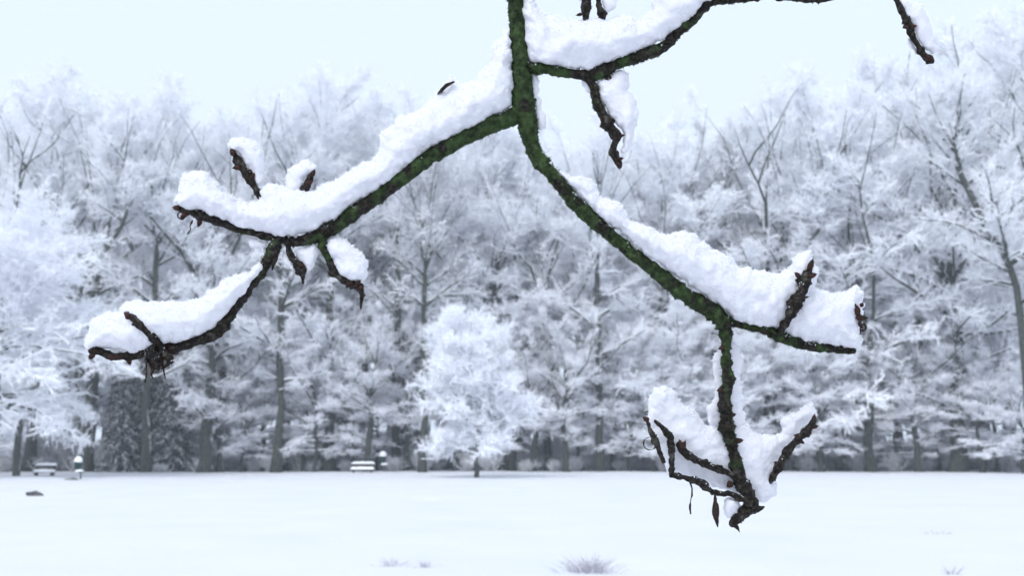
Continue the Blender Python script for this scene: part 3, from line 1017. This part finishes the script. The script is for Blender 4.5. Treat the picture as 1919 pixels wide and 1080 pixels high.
tb = limb('twig', [(1258, 895, 5, -14), (1259, 880, 7, -14), (1258, 863, 6.5, -14), (1258, 840, 7, -14), (1256, 822, 8, -14), (1249, 811, 7, -14), (1240, 802, 5, -14), (1228, 790, 4, -14)], 14, .5, step=1.6)
tb2 = limb('twig', [(1244, 868, 5, -18), (1239, 855, 5, -18), (1233, 838, 5, -18), (1226, 822, 6, -18), (1219, 808, 5, -18), (1215, 799, 3, -18)], 12, .45, step=1.6)
tc = limb('twig', [(1400, 938, 7, -6), (1384, 933, 6, -8), (1366, 926, 6, -10), (1338, 923, 6.5, -10), (1311, 905, 6.5, -12), (1295, 899, 6, -12), (1280, 895, 5, -12), (1260, 892, 6, -13)], 14, .5, step=1.6)
td = limb('twig', [(1404, 944, 8, 30), (1428, 922, 7, 44), (1446, 899, 5.5, 14), (1461, 873, 8, -8), (1470, 857, 8.5, -8), (1479, 842, 9, -8), (1497, 822, 8, -8), (1512, 808, 8, -8), (1521, 796, 7, -8), (1526, 785, 4, -8)], 14, .42, step=1.6)
te = limb('twig', [(1458, 628, 7, 0), (1466, 615, 7.5, -22), (1477, 598, 8, -42), (1486, 580, 11, -48), (1492, 566, 12, -48), (1498, 553, 9.5, -46), (1503, 544, 9.5, -44), (1508, 526, 12, -38), (1513, 512, 10.5, -32), (1521, 494, 4, -24)], 16, .36, step=1.6)
tf = limb('twig', [(1600, 657, 5, 0), (1608, 632, 4, 20), (1611, 604, 4, -16), (1608, 580, 3.5, -20)], 10, .4)
tk1 = limb('twig', [(491, 392, 4), (489, 378, 4.5), (480, 356, 7.5), (471, 340, 8), (462, 324, 9), (447, 302, 9), (438, 287, 4)], 14, .36, step=1.6)
tk2 = limb('twig', [(556, 385, 6), (567, 358, 8), (574, 347, 8.5), (580, 336, 8), (584, 326, 5)], 12, .4)
th_ = limb('twig', [(822, 176, 3, 0), (830, 166, 3.5, -30), (838, 159, 3, -30), (851, 153, 2, -26)], 10, .3)
tl = limb('twig', [(522, 452, 12), (513, 466, 13.5), (505, 481, 9.5), (490, 509, 9.5), (471, 537, 9.5), (449, 565, 10), (430, 593, 11), (415, 615, 12.5), (404, 626, 11.5), (393, 631, 11),
                   (361, 643, 9.5), (330, 653, 9.5), (305, 647, 12), (286, 656, 14), (268, 664, 8), (246, 667, 8.5), (211, 669, 8), (197, 664, 8), (186, 659, 9), (176, 657, 9), (168, 655, 6)], 18, .36, moss=(.35, -.3), step=1.8)
tl2 = limb('twig', [(300, 650, 8, -6), (293, 640, 8, -24), (280, 627, 7, -38), (271, 618, 6.5, -42), (258, 605, 7.5, -42), (252, 599, 6.5, -40), (236, 587, 5, -30)], 14, .34, step=1.6)
tm = limb('twig', [(540, 455, 7), (543, 474, 5.5), (555, 493, 9), (563, 507, 9.5), (567, 518, 4), (568, 532, 1.5)], 14, .36, step=1.6)
tn = limb('twig', [(604, 440, 10), (605, 456, 9), (609, 470, 7), (615, 484, 6.5), (627, 509, 8.5), (643, 524, 8.5), (662, 534, 7.5), (674, 540, 7.5), (678, 553, 4.5), (677, 566, 3.5), (676, 579, 1.5)], 14, .38, moss=(.7, -.6), step=1.6)
ts = limb('twig', [(519, 468, 6), (515, 485, 5), (512, 497, 3), (510, 506, 1.5)], 10, .3)
ti = limb('twig', [(1108, 140, 10), (1106, 152, 10), (1113, 166, 9), (1118, 186, 8.5), (1122, 200, 8.5), (1130, 214, 9), (1138, 229, 10), (1144, 240, 11), (1153, 251, 12), (1155, 262, 9), (1151, 274, 7), (1149, 284, 8.5),
                   (1154, 296, 9), (1160, 306, 8), (1163, 314, 4)], 16, .42, moss=(.55, -.5), step=1.6)
tj = limb('twig', [(1128, 138, 8), (1138, 147, 7), (1139, 154, 5)], 10, .3)
tt1 = limb('twig', [(1097, -70, 8), (1099, -30, 7.5), (1099, 0, 8.5), (1098, 18, 8), (1098, 29, 7), (1096, 40, 3)], 14, .36, step=1.6)
tt2 = limb('twig', [(1120, -74, 6), (1119, -30, 5), (1122, 0, 5), (1125, 14, 5.5), (1128, 24, 8), (1131, 31, 6), (1134, 36, 2)], 14, .36, step=1.6)
thh = limb('twig', [(1655, -45, 6), (1670, -22, 6), (1680.5, 0, 6), (1690, 22, 6.5), (1700, 42, 9.5), (1705, 53, 9), (1709, 66, 7), (1719, 83, 6.5), (1726, 95, 7.5), (1734, 104, 8), (1743, 111, 8), (1748, 116, 5)], 14, .36, step=1.6)
limb('twig', [(1500, -6, 5), (1510, 0, 5), (1520, 1, 3)], 10, .4)

# matted knot of dead shoots under the fork of the low twig
limb('twig', [(286, 652, 12, -10), (288, 664, 11, -14), (290, 674, 7, -16), (294, 684, 5, -16), (297, 692, 3, -16)], 14, .7, step=1.4)
limb('twig', [(302, 652, 8, -12), (310, 664, 6, -14), (316, 672, 5, -14), (320, 680, 3, -14)], 12, .7, step=1.4)
limb('twig', [(280, 658, 6, -12), (276, 670, 5, -14), (275, 680, 3, -14)], 10, .6, step=1.4)
# buds
BUD_DZ = {te.name: -46.0, tl2.name: -42.0, tf.name: -26.0, tb2.name: -20.0, tb.name: -18.0, ta.name: -14.0}
for (x, y, a, l, w, p) in (
    (338, 391, 170, 14, 10, left), (352, 399, 215, 16, 9, left), (376, 412, 250, 13, 8, left), (392, 398, 100, 12, 7, left),
    (440, 292, 120, 16, 10, tk1), (452, 312, 190, 15, 9, tk1), (470, 336, 60, 13, 8, tk1), (574, 345, 25, 14, 9, tk2), (582, 332, 60, 16, 9, tk2),
    (246, 597, 140, 16, 11, tl2), (255, 606, 200, 9, 8, tl2), (182, 658, 170, 18, 11, tl), (176, 662, 235, 14, 10, tl), (228, 670, 185, 24, 13, tl), (262, 661, 80, 12, 9, tl),
    (240, 673, 290, 12, 9, tl), (310, 668, 330, 16, 13, tl), (318, 660, 60, 14, 11, tl),
    (1516, 506, 70, 20, 12, te), (1514, 520, 20, 17, 9, te), (1500, 520, 140, 13, 9, te), (1497, 560, 10, 20, 6, te), (1490, 572, 330, 13, 9, te), (1485, 572, 180, 10, 8, te),
    (1608, 592, 95, 18, 11, tf), (1604, 574, 140, 8, 7, tf), (1613, 575, 60, 8, 7, tf), (1604, 596, 0, 20, 11, tf), (1609, 604, 300, 14, 8, tf),
    (1519, 802, 10, 14, 10, td), (1502, 818, 175, 14, 10, td), (1524, 792, 80, 14, 9, td), (1497, 826, 330, 12, 8, td), (1460, 872, 150, 10, 8, td),
    (1276, 842, 60, 16, 11, ta), (1278, 838, 110, 14, 9, ta), (1218, 800, 120, 12, 8, tb2), (1216, 789, 150, 13, 11, tb2),
    (1380, 828, 10, 12, 10, t_low), (1358, 652, 190, 11, 8, t_low), (1367, 780, 15, 12, 8, t_low), (1354, 732, 185, 11, 8, t_low), (1372, 905, 220, 13, 12, t_low),
    (1152, 256, 10, 16, 9, ti), (1136, 222, 170, 10, 7, ti), (1157, 300, 20, 11, 8, ti), (1158, 304, 285, 13, 9, ti),
    (1092, 26, 190, 12, 7, tt1), (1128, 24, 350, 9, 7, tt2), (1735, 104, 330, 16, 12, thh), (1702, 48, 200, 11, 8, thh), (1706, 50, 10, 12, 7, thh),
    (560, 497, 350, 10, 8, tm), (666, 534, 40, 12, 10, tn), (672, 540, 350, 10, 9, tn), (655, 530, 240, 11, 8, tn)):
    bud(x, y, a, l, w, p)

# dry curls and hanging stalks
ring(340, 404, 7, left, 1.6)
tendril([(361, 413), (356, 424), (357, 430), (351, 438)], left, 1.6)
ring(1218, 832, 12, tb2, 1.2, 60, 330)
ring(1231, 826, 10, tb2, 1.0, 90, 300)
ring(1617, 614, 6, tf, 1.6)
tendril([(1293, 901), (1297, 921), (1294, 940), (1293, 952), (1294, 964)], tc, 1.7)
tendril([(1340, 926, 2), (1340, 936, 3), (1341, 950, 6), (1341, 964, 6.5), (1343, 976, 4), (1345, 988, 1)], tc)
tendril([(280, 664), (274, 686), (275, 700), (272, 717)], tl, 1.6)
tendril([(284, 668, 5), (282, 684, 3.5), (286, 694, 3), (284, 702, 2.5), (287, 711, 1.5)], tl)
tendril([(296, 660, 6), (300, 676, 4), (305, 688, 2.5), (310, 711, 1)], tl)
tendril([(305, 662, 7), (298, 680, 6), (290, 690, 4), (284, 694, 2)], tl)
tendril([(318, 666, 6), (320, 676, 6), (312, 686, 3), (302, 692, 1.5)], tl)
ring(680, 552, 4, tn, 1.1)

# ------------------------------------------------------------------ snow lying on the branch
dg_objs = []


def snow(label, poly, dz=7, thick=1.0, rmax=46, back=0.0, seed=0, rough=1.0):
    poly = np.array(poly, float)
    st = 2.0
    lo = poly.min(0) - 6; hi = poly.max(0) + 6
    X, Y = np.meshgrid(np.arange(lo[0], hi[0], st), np.arange(lo[1], hi[1], st), indexing='ij')
    q = np.stack([X.ravel(), Y.ravel()], 1)
    A = poly; B = np.roll(poly, -1, 0)
    d2 = np.full(len(q), 1e9); ins = np.zeros(len(q), bool)
    for a, b in zip(A, B):
        e = b - a
        t = np.clip(((q - a) @ e) / max(e @ e, 1e-9), 0, 1)
        d2 = np.minimum(d2, ((q - a - t[:, None] * e) ** 2).sum(1))
        if a[1] != b[1]:
            c = ((a[1] > q[:, 1]) != (b[1] > q[:, 1])) & (q[:, 0] < (b[0] - a[0]) * (q[:, 1] - a[1]) / (b[1] - a[1]) + a[0])
            ins ^= c
    d = np.where(ins, np.sqrt(d2), -np.sqrt(d2))
    q3 = np.concatenate([q, np.full((len(q), 1), 31.7 + seed * 50)], 1)
    d = d + (noise3(q3, 16) * 2.6 + noise3(q3, 7) * 2.6 + noise3(q3, 4.2) * 1.7) * rough
    d = d.reshape(X.shape) + 2.2
    rm = min(rmax, d.max())
    dd = np.clip(d, 0, rm)
    h = np.sqrt(dd * (2 * rm - dd) + .5) * thick
    h *= 1 + .16 * noise3(q3, 42).reshape(X.shape) + .07 * noise3(q3, 15).reshape(X.shape)
    inside = d > 0
    cell = inside[:-1, :-1] & inside[1:, :-1] & inside[1:, 1:] & inside[:-1, 1:]
    n0, n1 = X.shape
    idx = np.arange(n0 * n1).reshape(n0, n1)
    off = n0 * n1
    c = np.stack([idx[:-1, :-1], idx[1:, :-1], idx[1:, 1:], idx[:-1, 1:]], -1)
    front = c[cell]; backf = front[:, ::-1] + off
    pad = np.pad(cell, 1)
    sides = []
    for (di, dj), (u, v) in (((0, -1), (0, 1)), ((1, 0), (1, 2)), ((0, 1), (2, 3)), ((-1, 0), (3, 0))):
        nb = pad[1 + di:1 + di + n0 - 1, 1 + dj:1 + dj + n1 - 1]
        m = cell & ~nb
        e0 = c[m][:, u]; e1 = c[m][:, v]
        sides.append(np.stack([e1, e0, e0 + off, e1 + off], -1))
    F = np.concatenate([front, backf] + sides)
    Pf = fgp(q[:, 0], q[:, 1], dz - h.ravel()); Pb = fgp(q[:, 0], q[:, 1], dz + h.ravel() * (1 + back))
    V = np.concatenate([Pf, Pb])
    usedv = np.unique(F); remap = np.zeros(len(V), int); remap[usedv] = np.arange(len(usedv))
    V = V[usedv]; F = remap[F]
    base = np.array([V[:, 0].mean(), V[:, 1].mean(), V[:, 2].min()])
    me = np_mesh('snow_pile', V - base, [F], True)
    o = put('snow_pile', me, M_snow)
    md = o.modifiers.new('Remesh', 'REMESH'); md.mode = 'VOXEL'; md.voxel_size = .00115
    dg_objs.append((o, label, base, seed, rough))
    return o


def finish_snow():
    bpy.context.view_layer.update()
    dg = bpy.context.evaluated_depsgraph_get()
    for o, label, base, seed, rough in dg_objs:
        me = bpy.data.meshes.new_from_object(o.evaluated_get(dg))
        n = len(me.vertices)
        co = np.zeros(n * 3, np.float32); me.vertices.foreach_get('co', co); co = co.reshape(-1, 3).astype(float)
        no = np.zeros(n * 3, np.float32); me.vertex_normals.foreach_get('vector', no); no = no.reshape(-1, 3)
        rs3 = np.random.default_rng(seed + 900)
        w = co + base
        dis = noise3(w, .011) * .0015 + noise3(w, .0048) * .0005 + noise3(w, .0024) * .0002
        co2 = co + no * dis[:, None] + rs3.normal(0, .00012, (n, 3))
        old = o.data
        o.modifiers.clear()
        # loose crystals standing on the surface
        i = np.where(rs3.random(n) < np.where(no[:, 2] > .12, .20, .04))[0]
        big = np.where(no[i, 2] > .12, 1.5, .8)
        dirs = norm(no[i] + rs3.normal(0, .55, (len(i), 3)))
        Vc, Fc = spikes(co2[i] - no[i] * .0006, co2[i] + dirs * (big * rs3.uniform(.0003, .0020, len(i)))[:, None], rs3.uniform(.0003, .0006, len(i)), rs3)
        m = len(me.polygons)
        ls = np.zeros(m, np.int32); me.polygons.foreach_get('loop_start', ls)
        lt = np.zeros(m, np.int32); me.polygons.foreach_get('loop_total', lt)
        vi = np.zeros(len(me.loops), np.int32); me.loops.foreach_get('vertex_index', vi)
        quads = vi[(ls[lt == 4][:, None] + np.arange(4))] if (lt == 4).any() else np.zeros((0, 4), int)
        tris = vi[(ls[lt == 3][:, None] + np.arange(3))] if (lt == 3).any() else np.zeros((0, 3), int)
        fl = [(quads, True), (tris, True), (Fc + n, False)]
        fl = [q_ for q_ in fl if len(q_[0])]
        nm = np_mesh('snow_pile', np.concatenate([co2, Vc]), [q_[0] for q_ in fl], [q_[1] for q_ in fl])
        nm.materials.append(M_snow); nm.materials.append(M_snowfar)
        nc = len(quads) + len(tris)
        nm.polygons.foreach_set('material_index', np.concatenate([np.zeros(nc, np.int32), np.ones(len(Fc), np.int32)]))
        o.data = nm
        bpy.data.meshes.remove(old); bpy.data.meshes.remove(me)
        o.location = [float(v) for v in base]
        tag(o, label, 'snow', 'snow piled on the near branch')


def sc3(pts): return [(820 + x / 3.177, y / 3.177) for x, y in pts]
def sc2(pts): return [(130 + x / 3.198, 440 + y / 3.198) for x, y in pts]
def sc1(pts): return [(300 + x / 2.25, 120 + y / 2.25) for x, y in pts]
def sc5(pts): return [(1280 + x / 3.858, 440 + y / 3.858) for x, y in pts]
def sc6(pts): return [(1160 + x / 2.919, 640 + y / 2.919) for x, y in pts]
def sc8(pts): return [(1400 + x / 3.6, y / 3.6) for x, y in pts]


snow('long snow ridge curving along the green bough that ends in a curled dark tip',
     [(958, 48), (944, 57), (939, 75), (929, 82), (922, 100), (924, 113), (914, 124), (900, 135), (895, 148), (883, 159), (860, 160), (852, 150), (845, 141), (838, 152), (830, 164), (821, 178),
      (810, 193), (787, 207), (750, 220), (739, 237), (717, 248), (711, 263), (713, 281), (698, 302), (676, 311), (650, 326), (635, 337), (606, 344), (587, 357), (560, 357), (524, 346),
      (502, 348), (490, 360), (488, 376), (469, 382), (442, 376), (424, 360), (407, 347), (389, 329), (367, 321), (346, 330), (338, 351), (331, 378), (336, 386), (367, 393), (389, 405),
      (433, 417), (478, 430), (513, 441), (549, 441), (589, 429), (629, 407), (658, 385), (702, 358), (739, 331), (769, 304), (795, 281), (836, 260), (869, 243), (906, 226), (938, 213),
      (955, 195), (960, 167), (960, 110)], seed=1)
snow('snow cap on the upright dark twig above the long snow ridge',
     sc1([(292, 375), (296, 345), (310, 318), (345, 308), (395, 325), (425, 355), (440, 405), (432, 470), (414, 505), (400, 475), (372, 445), (350, 405), (325, 372)]), dz=10, seed=2)
snow('small snow cap on a stubby bud beside the upright dark twig',
     sc1([(530, 540), (530, 490), (535, 448), (565, 425), (620, 404), (655, 428), (657, 462), (630, 462), (606, 490), (585, 530), (560, 545)]), dz=9, seed=3)
snow('deep snow heap between the thick stem and the upper dark bough',
     sc3([(505, -60), (560, -60), (575, 0), (600, 42), (665, 102), (720, 100), (820, 125), (900, 125), (1000, 115), (1100, 100), (1140, 110), (1190, 135), (1240, 98), (1270, 60), (1282, 10),
          (1300, -60), (1420, -110), (1560, -100), (1720, -60), (1700, -20), (1620, -15), (1570, 20), (1520, 88), (1455, 142), (1350, 225), (1230, 282), (1130, 328), (1000, 375), (900, 420),
          (760, 402), (620, 386), (552, 360), (530, 280), (520, 150), (510, 20)]), seed=4)
snow('wedge of snow clinging to the knotted twig below the upper bough',
     sc3([(950, 470), (1000, 470), (1040, 440), (1100, 425), (1150, 428), (1132, 480), (1130, 540), (1160, 560), (1172, 620), (1192, 680), (1190, 730), (1155, 830), (1135, 900), (1108, 905),
          (1108, 820), (1085, 760), (1040, 700), (1000, 640), (965, 570)]), dz=10, thick=.8, seed=5)
snow('thin snow scrap at the root of the knotted twig',
     sc3([(868, 470), (905, 500), (925, 560), (890, 545), (868, 510)]), dz=8, thick=.6, seed=6)
snow('snow strip clinging to the thick stem below its fork',
     sc3([(545, 440), (590, 440), (605, 490), (590, 560), (612, 620), (640, 700), (640, 760), (600, 770), (580, 650), (552, 540)]), dz=14, thick=.7, seed=7)
snow('long snow ridge on the descending bough, rising round an upright budded twig',
     [(1008, 275), (1018, 292), (1034, 305), (1045, 320), (1066, 333), (1078, 331), (1103, 337), (1116, 350), (1123, 371), (1140, 375), (1160, 379), (1168, 398), (1180, 415), (1193, 418), (1213, 427),
      (1250, 440), (1267, 440), (1280, 433), (1297, 440), (1316, 455), (1336, 472), (1354, 478), (1378, 491), (1386, 505), (1404, 505), (1410, 510), (1425, 508), (1441, 514), (1459, 515),
      (1482, 505), (1485, 490), (1500, 476), (1518, 472), (1523, 487), (1531, 502), (1535, 511), (1529, 524), (1524, 536), (1526, 543), (1540, 547), (1552, 558), (1568, 556), (1593, 544), (1604, 534),
      (1617, 549), (1618, 575), (1610, 600), (1613, 622), (1616, 640), (1609, 652), (1600, 655), (1588, 648), (1539, 643), (1508, 640), (1477, 626), (1459, 616), (1430, 611), (1397, 604), (1376, 598),
      (1366, 585), (1340, 564), (1306, 543), (1280, 524), (1243, 500), (1205, 468), (1165, 436), (1130, 408), (1100, 383), (1080, 358), (1062, 336), (1040, 318), (1020, 298), (1006, 283)], dz=8, seed=8)
snow('snow column plastered on the upright twig above the claw-shaped twig cluster',
     sc6([(560, 35), (510, 95), (515, 170), (530, 300), (490, 370), (498, 440), (520, 480), (660, 480), (685, 450), (675, 360), (680, 290), (666, 200), (670, 120), (652, 30), (625, 8)]), dz=26, thick=.40, seed=9)
snow('lumpy snow heap filling the claw-shaped twig cluster',
     sc6([(178, 470), (160, 430), (172, 370), (178, 300), (200, 255), (255, 248), (300, 275), (320, 320), (350, 350), (400, 375), (430, 420), (478, 475), (510, 455), (560, 455), (620, 450), (685, 455),
          (720, 495), (780, 517), (900, 510), (905, 460), (895, 440), (950, 400), (1000, 370), (1055, 340), (1078, 380), (1070, 425), (1015, 450), (985, 505), (950, 550), (905, 585), (890, 640),
          (852, 670), (842, 740), (852, 790), (858, 830), (820, 870), (790, 890), (740, 860), (690, 860), (640, 832), (560, 808), (440, 770), (330, 730), (272, 722), (248, 650), (205, 565), (168, 505)]), dz=34, thick=.62, seed=10)
snow('round snow ball lodged at the lower tip of the claw-shaped cluster',
     sc6([(575, 870), (610, 850), (650, 865), (668, 900), (640, 945), (600, 970), (572, 950), (562, 910)]), dz=4, seed=11)
snow('snow ridge on the low dark twig that ends in brown buds',
     sc2([(112, 690), (95, 660), (105, 610), (125, 550), (130, 512), (170, 500), (220, 480), (300, 475), (340, 420), (400, 405), (500, 410), (600, 400), (700, 410), (790, 390), (830, 340), (890, 320),
          (940, 270), (1010, 240), (1080, 225), (1130, 180), (1165, 190), (1125, 250), (1065, 330), (1000, 410), (945, 480), (880, 545), (800, 590), (720, 632), (600, 645), (520, 655), (440, 700), (350, 705), (250, 695), (180, 675)]), dz=8, seed=12)
snow('small snow pad tucked under the bough where the low twig forks off',
     sc2([(1085, 45), (1130, 30), (1185, 40), (1180, 100), (1165, 135), (1140, 90), (1100, 70)]), dz=10, thick=.7, seed=13)
snow('snow wedge between two short hanging twigs',
     sc2([(1345, 95), (1390, 72), (1440, 70), (1478, 45), (1490, 90), (1470, 150), (1440, 210), (1400, 190), (1365, 140)]), dz=8, thick=.8, seed=14)
snow('thin snow sliver beside the shortest hanging twig',
     sc2([(1285, 95), (1305, 110), (1330, 170), (1335, 205), (1300, 165), (1280, 130)]), dz=8, thick=.8, seed=15)
snow('plump snow lump on the hanging twig with a dry curled tip',
     sc2([(1545, 55), (1570, 20), (1605, 2), (1640, 20), (1700, 80), (1750, 110), (1782, 170), (1775, 240), (1752, 272), (1690, 272), (1640, 248), (1590, 185), (1552, 110)]), dz=9, seed=16)
snow('ragged snow strip on the dangling twig that stands clear of the rest',
     sc8([(1010, -30), (1040, -10), (1100, 8), (1160, 35), (1212, 100), (1240, 200), (1262, 280), (1292, 320), (1262, 352), (1200, 335), (1160, 265), (1135, 195), (1090, 115), (1040, 40)]), dz=9, thick=.8, seed=17)
snow('flaky snow bits on the underside of the dangling twig',
     sc8([(1080, 250), (1110, 270), (1150, 345), (1135, 362), (1105, 330), (1090, 300)]), dz=12, thick=.6, seed=18)
snow('snow tuft between the two stubby twigs at the top',
     sc3([(1000, -40), (1060, -30), (1055, 30), (1025, 70), (1005, 90), (985, 60), (975, 0)]), dz=10, thick=.7, seed=19)
snow('snow rim on the stubby twig with a side spur',
     sc3([(835, -30), (880, -30), (880, 60), (870, 110), (850, 60), (855, 20)]), dz=14, thick=.7, seed=20)
finish_snow()
